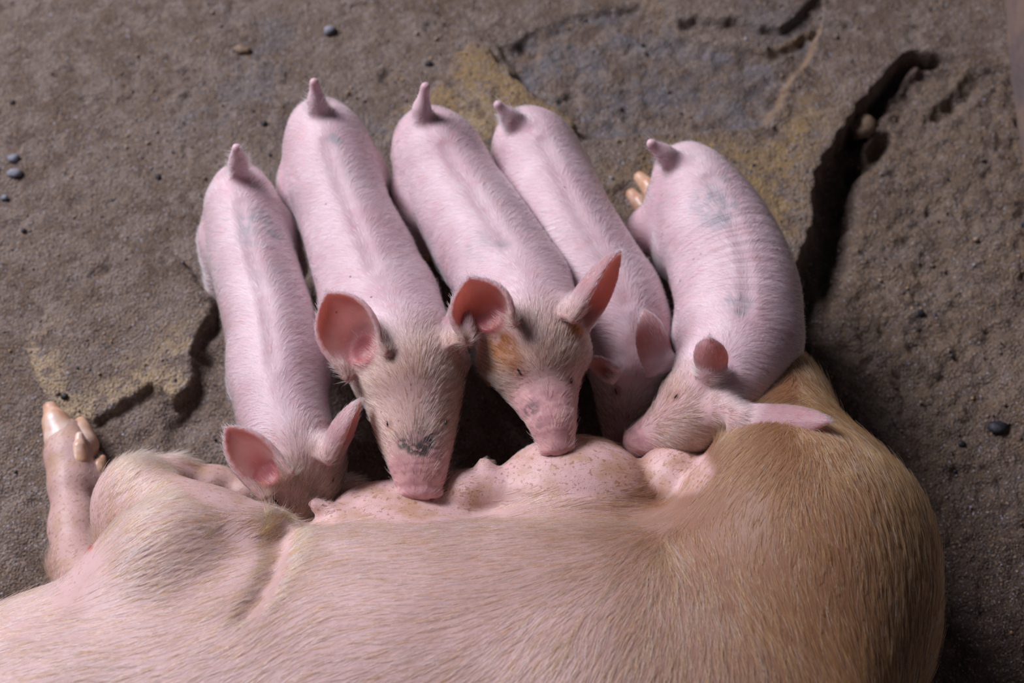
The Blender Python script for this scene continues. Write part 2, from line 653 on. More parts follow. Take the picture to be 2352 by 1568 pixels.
ruts = G([(470, 700), (480, 800), (465, 880), (430, 960)])

edge_n = fbm(gx, gy, 0.02, 77, 3)
z = 0.009 * fbm(gx, gy, 0.45, 1, 3) + 0.0045 * fbm(gx, gy, 0.07, 5, 4, 0.6) + 0.0026 * fbm(gx, gy, 0.018, 9, 3, 0.7)
z -= 0.006 * sstep(0.35, 0.6, fbm(gx, gy, 0.05, 63, 3))
d_right = sdist(wx, wy, slab_right)
d_top = sdist(wx, wy, slab_top)
d_fl = sdist(wx, wy, slab_flake)
d_left = sdist(wx, wy, slab_left)
d_pit = sdist(wx, wy, pit)
dc, _ = seg_dist(wx, wy, crev)
dc2, _ = seg_dist(wx, wy, crev2)
dh, _ = seg_dist(wx, wy, hole2)
dr, _ = seg_dist(wx, wy, ruts)
east = sstep(0.0, 0.02, wx - np.interp(wy, [-0.35, -0.1, 0.1, 0.25, 0.42, 0.50, 0.62], [0.40, 0.40, 0.45, 0.47, 0.55, 0.62, 0.75]))
fade = sstep(0.74, 0.62, gx)
z += 0.013 * sstep(0.003, -0.003, d_right) * (0.35 + 0.65 * sstep(0.10, 0.0, dc)) * fade
z -= 0.022 * sstep(0.0, 0.006, d_right) * east * fade
cw = np.interp(gy, [0.0, 0.30, 0.40, 0.50, 0.60], [0.055, 0.055, 0.026, 0.020, 0.010])
z -= 0.055 * sstep(1.0, 0.12, dc / cw) * sstep(-0.003, 0.004, d_right) * sstep(0.60, 0.45, gy)
z -= 0.020 * sstep(0.022, 0.0, dc2 + 0.006 * edge_n)
z -= 0.035 * sstep(0.024, 0.003, dh)
z += 0.015 * sstep(0.004, -0.006, d_top)
z -= 0.012 * sstep(0.004, -0.012, d_pit) * (1 + 0.5 * edge_n)
z += 0.004 * sstep(0.004, 0.0, np.abs(d_pit)) * sstep(0.42, 0.47, gx)
z += 0.019 * sstep(0.003, -0.003, d_fl) * sstep(-0.12, 0.02, gx + gy * 0.0 + 0.05)
z += 0.013 * sstep(0.003, -0.003, d_left) * sstep(-0.86, -0.62, gx)
z -= 0.014 * sstep(0.05, 0.0, dr) * sstep(0.0, 0.005, d_left) * (1 + fbm(gx, gy, 0.03, 91, 3))
rough_east = east * sstep(0.0, 0.03, d_right)
z += rough_east * 0.011 * fbm(gx, gy, 0.022, 15, 3, 0.75)
in_pit = sstep(0.003, -0.01, d_pit)
z += in_pit * 0.007 * fbm(gx, gy, 0.06, 17, 4, 0.65)
FLOOR_Z = z

att = {
    'blue': np.clip(in_pit * 0.9 + 0.6 * sstep(0.25, 0.6, fbm(gx, gy, 0.2, 51, 3)) * (gy > 0.1), 0, 1),
    'ochre': np.clip(sstep(0.01, -0.05, d_right) * sstep(0.30, 0.05, np.hypot(gx - 0.37, gy - 0.28)) * 1.2 + 0.9 * sstep(0.004, -0.006, d_fl) + 0.25 * rough_east, 0, 1),
    'cream': np.clip(sstep(0.004, -0.004, d_left) * sstep(-0.085, -0.01, d_left) * sstep(0.10, -0.02, gy + 0.03) + 0.8 * sstep(0.0, -0.02, d_fl) * sstep(0.07, 0.02, np.hypot(gx + 0.07, gy - 0.40)), 0, 1),
    'rim': np.clip(sstep(0.010, 0.002, np.abs(d_pit + 0.004)) * sstep(0.36, 0.44, gx) * 0.9 + sstep(0.008, 0.001, np.abs(d_top)) * (gx < 0.25) * 0.8 + sstep(0.007, 0.001, np.abs(d_fl)) * 0.4, 0, 1),
    'shade_dark': np.clip(sstep(0.05, 0.0, dc) * sstep(0, 0.006, d_right) + 0.55 * sstep(0.30, 0.62, gx) * sstep(-0.05, -0.35, gy) + 0.3 * rough_east + 0.35 * sstep(0.05, 0.0, dr) * sstep(0, 0.005, d_left), 0, 0.9),  # shade of crevice and sow's rump painted in; rough ground and rut also darker
}
nx_, ny_ = gx.shape
VID = np.arange(nx_ * ny_).reshape(nx_, ny_)
FQ = np.stack([VID[:-1, :-1], VID[1:, :-1], VID[1:, 1:], VID[:-1, 1:]], -1).reshape(-1, 4)
FV = np.stack([gx, gy, z], -1).reshape(-1, 3)
FA = {k: v.reshape(-1) for k, v in att.items()}


def sub_mesh(sel):
    q = FQ[sel]
    used, inv = np.unique(q, return_inverse=True)
    return FV[used], inv.reshape(-1, 4), {k: v[used] for k, v in FA.items()}


quad_c = lambda a: a.reshape(-1)[FQ].mean(1)
m_right = (quad_c(d_right) < 0.006) & (quad_c(d_right) < 9)
m_top = quad_c(d_top) < 0.006
m_fl = (quad_c(d_fl) < 0.006) & ~m_right
m_left = quad_c(d_left) < 0.006
m_base = ~(m_right | m_top | m_fl | m_left)
v, q, a = sub_mesh(m_base)
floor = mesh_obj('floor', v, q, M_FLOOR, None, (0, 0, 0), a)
floor['kind'] = 'structure'
floor['label'] = 'worn grey brown concrete barn floor with eroded pits'
for m, lab in ((m_right, 'raised concrete crust with ochre patches and a jagged edge'), (m_top, 'raised concrete crust with a pale broken rim'),
               (m_fl, 'ochre flake of concrete crust'), (m_left, 'thin brown crust with cream patches along its broken edge')):
    v, q, a = sub_mesh(m)
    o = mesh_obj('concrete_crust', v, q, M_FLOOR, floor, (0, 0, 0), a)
    o['label'] = lab


def floor_h(x, y):
    i = np.clip(np.searchsorted(xs, x), 0, nx_ - 1)
    j = np.clip(np.searchsorted(ys, y), 0, ny_ - 1)
    return z[i, j]


# low concrete wall along the pen's right side
def wall_right():
    a, b = P(2296, -30, 0.0), P(2362, 420, 0.0)
    d = nrm(b - a)
    a, b = a - d * 1.6, b + d * 1.6
    s = np.array([-d[1], d[0], 0.0])
    if s[0] < 0:
        s = -s
    V, Q = [], []
    n = 60
    prof = [(0.0, -0.08), (0.004, 0.10), (0.012, 0.125), (0.03, 0.135), (0.14, 0.135), (0.15, 0.12), (0.15, -0.08)]
    for i in range(n + 1):
        p = a + (b - a) * i / n
        w = 0.006 * lattice_noise(np.array([i * 0.9]), np.array([3.0]), 3.0, 5)[0]
        for (o, h) in prof:
            V.append(p + s * (o + w) + np.array([0, 0, h]))
    k = len(prof)
    for i in range(n):
        for j in range(k - 1):
            Q.append([i * k + j, (i + 1) * k + j, (i + 1) * k + j + 1, i * k + j + 1])
    t = NT('kerb_concrete')
    c = t.mix(t.ramp(t.noise(8, 5), 0.35, 0.65), (0.11, 0.085, 0.085), (0.19, 0.13, 0.10))
    m = t.done(t.bsdf(c, 0.7, 0.3, t.bump(t.noise(70, 5), 0.6, 0.005)))
    o = mesh_obj('wall_right', np.array(V), np.array(Q), m, None, (0, 0, 0))
    o['kind'] = 'structure'
    o['label'] = 'low dark concrete kerb wall of the pen'


wall_right()

# ------------------------------------------------------------------ grit and pebbles
ICO_V = nrm(np.array([(0, 0, 1), (.89, 0, .45), (.28, .85, .45), (-.72, .53, .45), (-.72, -.53, .45), (.28, -.85, .45), (.72, .53, -.45), (-.28, .85, -.45), (-.89, 0, -.45), (-.28, -.85, -.45), (.72, -.53, -.45), (0, 0, -1)], float))
ICO_F = np.array([(0, 1, 2), (0, 2, 3), (0, 3, 4), (0, 4, 5), (0, 5, 1), (1, 6, 2), (2, 7, 3), (3, 8, 4), (4, 9, 5), (5, 10, 1), (2, 6, 7), (3, 7, 8), (4, 8, 9), (5, 9, 10), (1, 10, 6), (6, 11, 7), (7, 11, 8), (8, 11, 9), (9, 11, 10), (10, 11, 6)])


def grit(n):
    x = rng.uniform(-0.98, 0.98, n)
    y = rng.uniform(-0.55, 0.76, n)
    keep = (fbm(x, y, 0.15, 71, 3) + 0.7 * (x > 0.42) + rng.uniform(-0.5, 0.6, n)) > 0.0
    x, y = x[keep], y[keep]
    n = len(x)
    r = np.clip(rng.lognormal(-6.35, 0.38, n), 0.0008, 0.0042)
    zz = floor_h(x, y)
    V = ICO_V[None] * r[:, None, None] * rng.uniform(0.6, 1.25, (n, 12, 1)) * np.array([1, 1, 0.7])
    V = V + np.stack([x, y, zz + r * 0.25], -1)[:, None]
    Fc = ICO_F[None] + (np.arange(n) * 12)[:, None, None]
    pal = np.array([(0.17, 0.12, 0.09), (0.26, 0.19, 0.14), (0.10, 0.08, 0.075), (0.30, 0.20, 0.11), (0.05, 0.045, 0.05), (0.30, 0.29, 0.31)])
    c = pal[rng.choice(6, n, p=[.34, .25, .18, .10, .08, .05])] * rng.uniform(0.8, 1.2, (n, 1))
    o = mesh_obj('grit', V.reshape(-1, 3), Fc.reshape(-1, 3), grit_mat(), floor, (0, 0, 0), {'tint': np.repeat(c, 12, 0)}, smooth=False)
    o['kind'] = 'stuff'
    o['label'] = 'loose sandy grit scattered over the concrete'


grit(5000)

M_BLUE = stone_mat('blue_grey_stone', (0.16, 0.17, 0.20), (0.26, 0.27, 0.31))
M_COAL = stone_mat('black_stone', (0.012, 0.012, 0.016), (0.035, 0.035, 0.045))
M_TAN = stone_mat('tan_stone', (0.25, 0.17, 0.105), (0.15, 0.10, 0.07))
PEBBLES = [
    (36, 399, 17, 10, M_BLUE, 'pebble', 'larger blue grey pebble on bare floor near the left edge'),
    (32, 366, 14, 9, M_BLUE, 'pebble', 'small pale grey pebble just behind the larger blue grey one'),
    (10, 456, 8, 8, M_BLUE, 'pebble', 'tiny blue grey pebble at the left edge, nearest of three grey ones'),
    (364, 408, 7, 6, M_COAL, 'pebble', 'tiny black pebble on bare floor left of the first piglet'),
    (607, 285, 7, 6, M_COAL, 'pebble', 'tiny black pebble left of the second piglet\'s rump'),
    (149, 911, 8, 7, M_COAL, 'pebble', 'tiny black pebble above the sow\'s outstretched front hoof'),
    (30, 237, 7, 6, M_COAL, 'pebble', 'tiny black pebble at the far left of the floor'),
    (55, 530, 6, 6, M_COAL, 'pebble', 'tiny black pebble below the grey pebbles by the left edge'),
    (2292, 984, 26, 14, M_COAL, 'stone', 'shiny black stone lying on the floor right of the sow'),
    (2208, 1020, 9, 6, M_COAL, 'pebble', 'tiny black pebble left of the shiny black stone'),
    (1978, 300, 34, 26, M_TAN, 'stone', 'rounded tan stone lodged in the dark crevice'),
    (2033, 728, 11, 8, M_TAN, 'pebble', 'small orange tan pebble on the rough floor beyond the sow\'s rump'),
    (2110, 722, 12, 8, M_COAL, 'pebble', 'small dark pebble right of the orange tan pebble'),
    (757, 72, 14, 10, M_BLUE, 'pebble', 'pale grey pebble far back above the second piglet'),
    (985, 148, 9, 6, M_COAL, 'pebble', 'small black pebble on the floor behind the third piglet\'s tail'),
    (555, 117, 22, 7, M_TAN, 'pebble', 'flat tan chip far back above the first piglet'),
]
for i, (px, py, w, h, mat, nm, lab) in enumerate(PEBBLES):
    g0 = P(px, py, 0.0)
    zz = float(floor_h(g0[0], g0[1]))
    if py == 300:
        zz = -0.034
    g0 = P(px, py, zz)
    r = px2m(w, g0)
    r2 = r * min(1.0, max(0.55, h / w * 1.25))
    V, Fc = ICO_V.copy(), ICO_F
    # one subdivision
    mid, VV, FF = {}, [tuple(q) for q in V], []

    def md(a, b):
        key = (min(a, b), max(a, b))
        if key not in mid:
            p = nrm((np.array(VV[a]) + np.array(VV[b])) / 2)
            VV.append(tuple(p))
            mid[key] = len(VV) - 1
        return mid[key]
    for a, b, c in Fc:
        ab, bc, ca = md(a, b), md(b, c), md(c, a)
        FF += [(a, ab, ca), (ab, b, bc), (ca, bc, c), (ab, bc, ca)]
    V = np.array(VV) * (1 + 0.22 * np.random.default_rng(i).uniform(-1, 1, (len(VV), 1)))
    V = V * np.array([r, r2, r2 * 0.7])
    an = i * 1.1
    Rz = np.array([[math.cos(0.3 * math.sin(an)), -math.sin(0.3 * math.sin(an)), 0], [math.sin(0.3 * math.sin(an)), math.cos(0.3 * math.sin(an)), 0], [0, 0, 1]])
    V = V @ Rz.T
    o = mesh_obj(nm, V + g0 + np.array([0, 0, r2 * 0.35]), FF, mat, None, g0)
    o['label'] = lab
    o['category'] = 'stone'
    o['group'] = 'loose stones on the floor'


# ------------------------------------------------------------------ ears
def ear_sheet(bl, br, tip, face=1.0, cup=0.8, bulge=0.5, curl=0.0, roll=0.0, nu=44, nv=27):
    """points of a cupped leaf: base corners and tip as (px, py, z); face +1 opens to the viewer,
    roll turns the opening about the ear's own axis (degrees)"""
    bl, br, tip = P(*bl), P(*br), P(*tip)
    B = (bl + br) / 2
    W = (br - bl) / 2
    L = tip - B
    N = nrm(np.cross(L, W))
    if N @ (CAM - B) < 0:
        N = -N
    N = N * face
    W0 = np.linalg.norm(W)
    ax = nrm(L)
    Wd = nrm(W - ax * (W @ ax))
    a = math.radians(roll)
    N, Wd = N * math.cos(a) + Wd * math.sin(a), Wd * math.cos(a) - N * math.sin(a)
    pts, uu, vs = [], [], []
    for i in range(nu):
        u = -0.14 + 1.14 * i / (nu - 1)
        uc = max(u, 0)
        w = (1 + 1.2 * bulge * uc) * max(0.0, 1 - uc ** 2.6) ** 0.9
        th_max = math.radians(40 + 75 * cup * (1.0 - 0.55 * uc))
        for j in range(nv):
            vv = -1 + 2 * j / (nv - 1)
            th = vv * th_max
            rr = W0 * w / (0.35 + 0.65 * math.sin(min(th_max, math.pi / 2)))
            pts.append(B + L * u + Wd * rr * math.sin(th) + N * rr * (0.55 - math.cos(th)) * 0.85 + N * curl * np.linalg.norm(L) * uc * uc)
            uu.append(uc)
            vs.append(vv)
    return dict(pts=np.array(pts), N=N, dir=ax, u=np.array(uu), v=np.array(vs), W0=W0, B=B, th=nv)


def build_animal_mesh(fld):
    V, Q = fld.mesh()
    return V, Q, vnormals(V, Q)


def nearest(pts, V, chunk=4000):
    idx = np.empty(len(V), int)
    dist = np.empty(len(V))
    p2 = (pts ** 2).sum(1)
    for s in range(0, len(V), chunk):
        d = ((V[s:s + chunk] ** 2).sum(1)[:, None] + p2[None] - 2 * V[s:s + chunk] @ pts.T)
        i = d.argmin(1)
        idx[s:s + chunk] = i
        dist[s:s + chunk] = np.sqrt(np.maximum(d[np.arange(len(i)), i], 0))
    return idx, dist


def hoof_mesh(name, heel, toe, r, mat, parent, taper=0.42):
    """a pair of claw shaped toes: heel and toe world points"""
    heel, toe = np.asarray(heel, float), np.asarray(toe, float)
    m = r * 2.2
    f = Field(np.minimum(heel, toe) - m, np.maximum(heel, toe) + m, max(0.0012, r / 7))
    f.cone(heel, toe, r, r * taper, 0)
    f.cone(heel, heel + (toe - heel) * 0.5 + np.array([0, 0, r * 0.25]), r * 0.95, r * 0.7, r * 0.3)
    V, Q = f.mesh()
    return mesh_obj(name, V, Q, mat, parent, tuple(heel))


# ------------------------------------------------------------------ piglets
def piglet(label, spine, ears, eyes, tail, legs, hind_extra, marks, hairs=48000, wrinkle=0.12, face_from=0.62, hams=1.0, face_amt=0.75, bare_from=0.92, furrow=0.0018):
    H = 0.0027
    rows = []
    for (px, py, zc, hw, bz) in spine:
        p = P(px, py, zc)
        a = px2m(hw, p)
        rows.append([*p, a, a * bz])
    S = catmull(rows, 90)
    C = S[:, :3]
    T = nrm(np.gradient(C, axis=0))
    Zv = np.array([0, 0, 1.0])
    side = nrm(np.cross(T, Zv))
    upv = np.cross(side, T)
    lo = C.min(0) - 0.16
    hi = C.max(0) + 0.16
    earS = [ear_sheet(**e) for e in ears]
    for e in earS:
        lo = np.minimum(lo, e['pts'].min(0) - 0.012)
        hi = np.maximum(hi, e['pts'].max(0) + 0.012)
    tp = [P(*q[:3]) for q in tail]
    lo = np.minimum(lo, np.min(tp, 0) - 0.02)
    hi = np.maximum(hi, np.max(tp, 0) + 0.02)
    lo[2] = -0.012
    f = Field(lo, hi, H)
    n = len(C)
    for i in range(n):
        a, b = S[i, 3], S[i, 4]
        c = min(a, b) * (0.9 if i < n - 8 else 0.5)
        f.ellipsoid(C[i], (a, b, c), (side[i], upv[i], T[i]), 0.004)
    # hams and shoulders
    at = lambda s: int(np.clip(s, 0, 1) * (n - 1))
    ground = lambda p: float(floor_h(p[0], p[1]))
    hoofs = []
    ih, is_ = at(legs.get('hind', 0.13)), at(legs.get('front', 0.58))
    for sd in (-1, 1):
        hx = legs.get('spread', 0.055)
        hip = C[ih] + side[ih] * sd * S[ih, 3] * 0.60 + upv[ih] * -0.005
        f.ellipsoid(hip + T[ih] * 0.020 + Zv * -0.032, (S[ih, 3] * 0.55 * hams, S[ih, 4] * 0.95, S[ih, 3] * 0.85), (side[ih], upv[ih], T[ih]), 0.012)
        knee = C[ih] + side[ih] * sd * S[ih, 3] * 0.80 + T[ih] * 0.035
        knee[2] = 0.095
        hock = C[ih] + side[ih] * sd * S[ih, 3] * 0.72 - T[ih] * 0.018
        hock[2] = 0.062
        foot = C[ih] + side[ih] * sd * S[ih, 3] * 0.72 + T[ih] * 0.004
        foot[2] = ground(foot) + 0.017
        if not (hind_extra and hind_extra.get('side') == sd):
            f.chain([hip - Zv * 0.02, knee, hock, foot], [0.036, 0.024, 0.0125, 0.0105], 0.016)
            hoofs.append((foot, T[ih]))
        sh = C[is_] + side[is_] * sd * S[is_, 3] * 0.55 - upv[is_] * 0.02
        f.ellipsoid(sh, (S[is_, 3] * 0.5, S[is_, 4] * 0.85, 0.045), (side[is_], upv[is_], T[is_]), 0.02)
        el = C[is_] + side[is_] * sd * S[is_, 3] * 0.66 - T[is_] * 0.012
        el[2] = 0.10
        kn = C[is_] + side[is_] * sd * S[is_, 3] * 0.62 + T[is_] * 0.012
        kn[2] = 0.058
        ft = C[is_] + side[is_] * sd * S[is_, 3] * 0.62 + T[is_] * 0.010
        ft[2] = ground(ft) + 0.017
        f.chain([sh - Zv * 0.01, el, kn, ft], [0.032, 0.021, 0.0145, 0.011], 0.014)
        hoofs.append((ft, T[is_]))
    if hind_extra:
        pts = [P(*q[:3]) for q in hind_extra['pts']]
        f.chain(pts, [q[3] for q in hind_extra['pts']], 0.016)
    # head: cheeks, snout disc
    for sd in (-1, 1):
        ic = at(legs.get('cheek', 0.80))
        f.ellipsoid(C[ic] + side[ic] * sd * S[ic, 3] * 0.55 - upv[ic] * S[ic, 4] * 0.3, (S[ic, 3] * 0.5, S[ic, 4] * 0.62, 0.03), (side[ic], upv[ic], T[ic]), 0.015)
    e_ = n - 1
    f.ellipsoid(C[e_] + T[e_] * S[e_, 3] * 0.42, (S[e_, 3] * 0.93, S[e_, 4] * 0.95, 0.011), (side[e_], upv[e_], T[e_]), 0.007)
    for sd in (-1, 1):
        f.ellipsoid(C[e_] + T[e_] * (S[e_, 3] * 0.42 + 0.008) + side[e_] * sd * S[e_, 3] * 0.4, (0.0042, 0.006, 0.006), (side[e_], upv[e_], T[e_]), 0.002, sub=True)
    # furrow along the back
    fq = np.arange(at(0.14), at(face_from - 0.10))
    ft_ = np.sqrt(np.clip(np.sin(np.pi * (fq - fq[0]) / (len(fq) - 1.0)), 0, 1))
    f.sheet(C[fq] + upv[fq] * (S[fq, 4] + 0.0135 - furrow * ft_)[:, None], np.full(len(fq), 0.010), 0.010, True)
    # tail
    f.chain(tp, [q[3] for q in tail], 0.018)
    # ears
    for e in earS:
        u = e['u']
        ci = int(np.argmin(np.linalg.norm(C - e['B'], axis=1)))
        b0 = e['B'] - e['N'] * e['W0'] * 0.3
        inn = b0 + (C[ci] - b0) * 0.45
        f.cone(b0, inn, e['W0'] * 0.55, e['W0'] * 1.0, 0.016)
        e['hol'] = e['B'] + e['dir'] * e['W0'] * 0.45 + e['N'] * e['W0'] * 0.28
        f.ellipsoid(e['hol'], np.ones(3) * e['W0'] * 0.6, None, 0.006, sub=True)
        f.sheet(e['pts'], 0.0044 - 0.0018 * u, 0.007)
    V, Q, N = build_animal_mesh(f)
    # eyes: find the seen point, dent a little and set a lidded bead
    si, sd_ = nearest(C, V)
    sp = si / (n - 1.0)
    root_loc = np.array([C[n // 3][0], C[n // 3][1], 0.0])
    root = empty('piglet', Vector(root_loc), label, 'piglet', 'piglets suckling in a row')
    A = {}
    thin = np.zeros(len(V))
    inner = np.zeros(len(V))
    canal = np.zeros(len(V))
    ear_id = np.full(len(V), -1)
    for k, e in enumerate(earS):
        i, d = nearest(e['pts'], V)
        onear = (d < 0.008) & (e['u'][i] > 0.06)
        w = sstep(0.05, 0.3, e['u'][i]) * (d < 0.0085)
        near_p = e['pts'][i]
        inward = e['B'] + e['dir'] * ((near_p - e['B']) @ e['dir'])[:, None] + e['N'] * e['W0'] * 0.3 - near_p
        facing = (nrm(inward) * N).sum(1)
        thin = np.maximum(thin, w)
        inner = np.maximum(inner, w * sstep(0.15, 0.6, facing) * sstep(1.02, 0.7, e['u'][i]))
        vv = e['v'][i]
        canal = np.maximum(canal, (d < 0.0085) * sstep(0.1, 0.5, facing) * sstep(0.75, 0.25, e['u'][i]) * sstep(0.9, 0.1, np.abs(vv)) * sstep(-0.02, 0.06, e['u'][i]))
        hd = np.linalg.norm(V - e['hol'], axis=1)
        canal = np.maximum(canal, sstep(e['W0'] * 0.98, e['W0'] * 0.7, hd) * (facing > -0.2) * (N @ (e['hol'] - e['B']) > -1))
        ear_id[onear] = k
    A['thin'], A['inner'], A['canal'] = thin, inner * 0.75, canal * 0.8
    A['face'] = face_amt * sstep(face_from, face_from + 0.1, sp) * (1 - thin) * sstep(-0.5, 0.2, N @ UP * 0 + (N * upv[si]).sum(1))  # tan of the face, with its weaker light painted into the colour too
    A['bare'] = sstep(bare_from, bare_from + 0.06, sp + 0.02 * noise3(V, 0.012, 4)) * 0.9
    A['wrinkle'] = np.maximum(wrinkle * (1 - thin) * sstep(0.72, 0.6, sp) * sstep(0.10, 0.25, sp), 0.22 * A['bare'] * sstep(0.99, 0.96, sp))
    A['rim'] = np.zeros(len(V))
    arc = np.concatenate([[0], np.cumsum(np.linalg.norm(np.diff(C, axis=0), axis=1))])
    A['along'] = arc[si] + ((V - C[si]) * T[si]).sum(1)
    for nm in ('grey', 'soot', 'rust'):
        A[nm] = np.zeros(len(V))
    for (nm, px, py, rad, amt) in marks:
        c = V[pick(V, N, px, py)]
        r = px2m(rad, c)
        dd = np.linalg.norm(V - c, axis=1) + r * 0.35 * noise3(V, r * 0.8 + 0.004, 3)
        A[nm] = np.maximum(A[nm], amt * sstep(r * 1.15, r * 0.55, dd))
    for (px, py, ln, ang) in eyes:
        c = V[pick(V, N, px, py)]
        dd = np.linalg.norm(V - c, axis=1)
        A['rim'] = np.maximum(A['rim'], sstep(px2m(ln * 2.0, c), px2m(ln * 0.8, c), dd) * 0.8)
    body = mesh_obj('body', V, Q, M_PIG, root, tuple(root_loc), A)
    for (px, py, ln, ang) in eyes:
        i = pick(V, N, px, py)
        p, nn = V[i], N[i]
        d = RIGHT * math.cos(math.radians(ang)) - UP * math.sin(math.radians(ang))
        d = nrm(d - nn * (d @ nn))
        r = px2m(ln * 0.8, p)
        fr = (d, nrm(np.cross(nn, d)), nn)
        fe = Field(p - r * 2, p + r * 2, max(r / 6, 0.0008))
        fe.ellipsoid(p + nn * 0.0002, (r, r * 0.26, 0.0016), fr)
        ev, eq = fe.mesh()
        mesh_obj('eye', ev, eq, M_EYE, root, tuple(p))
    for (ft, tt) in hoofs:
        sdv = nrm(np.cross(tt, Zv))
        th = nrm(np.array([tt[0], tt[1], 0]))
        for s2 in (-1, 1):
            hp = ft + sdv * s2 * 0.0055
            hp[2] = ground(hp) + 0.010
            tpnt = hp + th * 0.017
            tpnt[2] = ground(tpnt) + 0.006
            hoof_mesh('hoof', hp, tpnt, 0.0078, M_HORN, root)
    if hind_extra:
        for (a, b, r) in hind_extra['claws']:
            hoof_mesh('hoof', P(*a), P(*b), r, M_HORN, root, 0.62)
    # coat
    wgt = (1 - 0.96 * A['bare']) * (1 - 0.7 * A['inner']) * (1 - A['canal']) * sstep(-0.75, -0.1, N[:, 2]) * np.where(V[:, 2] > 0.05, 1, 0.15) * np.where((sp < 0.03) & (sd_ > 1.1 * S[0, 3]), 0.12, 1.0)
    wgt = wgt * (1 + 1.9 * sstep(face_from, face_from + 0.15, sp))
    rp, rn, ri = scatter_on(V, Q, N, hairs, wgt)
    lat = ((rp - C[si[ri]]) * side[si[ri]]).sum(1) / S[si[ri], 3]
    spread = np.clip(lat * 3.2, -2.4, 2.4) * (0.25 + 0.75 * sstep(0.02, 0.15, sp[ri])) * (1 - 0.75 * sstep(face_from - 0.03, face_from + 0.1, sp[ri]))
    d = -T[si[ri]] * 0.8 + side[si[ri]] * spread[:, None] - 0.3 * Zv
    for k, e in enumerate(earS):
        d[ear_id[ri] == k] = e['dir']
    d = nrm(d) + 0.10 * rng.normal(size=d.shape) + 0.22 * np.stack([noise3(rp, 0.03, 5), noise3(rp, 0.03, 6), noise3(rp, 0.03, 7)], 1)
    d = nrm(d - rn * (d * rn).sum(1)[:, None])
    fc = sstep(face_from, face_from + 0.12, sp[ri])
    ln = rng.uniform(0.010, 0.019, hairs)
    ln[ear_id[ri] >= 0] *= 0.65
    rise = rng.uniform(0.03, 0.12, hairs) + (rng.random(hairs) < 0.05) * 0.25
    u = np.linspace(0, 1, 4)
    pts = rp[:, None] - rn[:, None] * 0.0006 + d[:, None] * (ln[:, None] * u)[..., None] + rn[:, None] * ((ln * rise)[:, None] * (u * (1.25 - 0.7 * u)))[..., None]
    colr = np.array([0.96, 0.92, 0.93]) * (1 - fc[:, None]) + np.array([0.37, 0.235, 0.14]) * fc[:, None]
    wh = (rng.random(hairs) < 0.28 * fc)
    colr[wh] = (0.88, 0.82, 0.76)
    colr = colr * rng.uniform(0.75, 1.15, (hairs, 1))
    dk = (rng.random(hairs) < 0.14 * fc)
    colr[dk] = (0.09, 0.06, 0.05)
    for nm, cc in (('soot', (0.03, 0.028, 0.028)), ('rust', (0.19, 0.05, 0.006)), ('grey', (0.38, 0.36, 0.40))):
        w = A[nm][ri][:, None] * (rng.random((hairs, 1)) < 0.85)
        colr = colr * (1 - w) + np.array(cc) * w
    rad = rng.uniform(0.00015, 0.00027, hairs) * (1 + 0.2 * fc)
    hair_obj('coat_hair', pts, rad, np.clip(colr, 0, 1), M_PHAIR, root)
    return root


PIG_Z = 0.165
piglet('leftmost piglet, head bowed low beside the sow\'s folded foreleg',
       spine=[(552, 432, .165, 62, 1.0), (556, 480, .165, 84, 1.0), (572, 560, .165, 92, .98), (598, 660, .163, 97, 1.0), (622, 750, .165, 102, 1.0), (636, 840, .168, 105, .98),
              (645, 920, .172, 104, .95), (660, 985, .18, 100, .85), (685, 1050, .18, 97, .8), (694, 1105, .165, 90, .78), (690, 1150, .148, 72, .78), (680, 1195, .13, 50, .78), (672, 1225, .115, 38, .8)],
       ears=[dict(bl=(592, 1130, .215), br=(655, 1068, .225), tip=(520, 983, .245), face=1, cup=.55, bulge=.45),
             dict(bl=(728, 1010, .225), br=(775, 1055, .19), tip=(826, 920, .235), face=1, cup=.8, bulge=.6, roll=45)],
       eyes=[(628, 1152, 11, 60), (772, 1100, 9, 110)],
       tail=[(550, 405, .21, .012), (547, 372, .235, .0085), (544, 341, .26, .0068)],
       legs=dict(hind=.12, front=.56, cheek=.84), hind_extra=None,
       marks=[('grey', 600, 515, 60, .8), ('grey', 640, 640, 50, .35)], face_from=.74, face_amt=.55, hams=1.15)

piglet('second piglet from the left, sooty band across its snout, mouth on the udder',
       spine=[(738, 295, .168, 76, 1.0), (752, 345, .168, 100, 1.0), (768, 420, .168, 107, .98), (795, 500, .165, 107, 1.0), (832, 590, .165, 118, .98), (866, 680, .170, 127, .95),
              (895, 745, .185, 128, .88), (925, 805, .205, 122, .82), (943, 860, .212, 122, .72), (950, 920, .205, 108, .72), (955, 980, .203, 92, .72), (960, 1035, .203, 78, .70), (963, 1075, .200, 68, .64), (964, 1106, .194, 60, .6)],
       ears=[dict(bl=(868, 772, .262), br=(812, 862, .222), tip=(752, 674, .275), face=1, cup=.8, bulge=.7, roll=-12),
             dict(bl=(1012, 772, .26), br=(1072, 822, .21), tip=(1052, 700, .235), face=1, cup=.8, bulge=.5, roll=38)],
       eyes=[(884, 972, 11, 62), (1030, 970, 11, 118)],
       tail=[(733, 272, .215, .012), (727, 235, .24, .0085), (722, 190, .268, .0068)],
       legs=dict(hind=.12, front=.52, cheek=.76), hind_extra=None,
       bare_from=.915, marks=[('soot', 922, 1016, 17, .95), ('soot', 945, 1022, 17, .95), ('soot', 968, 1022, 18, .95), ('soot', 990, 1014, 17, .9), ('soot', 960, 1000, 30, .35), ('soot', 965, 975, 24, .3), ('grey', 775, 315, 22, .9)], face_from=.66, hams=1.15)

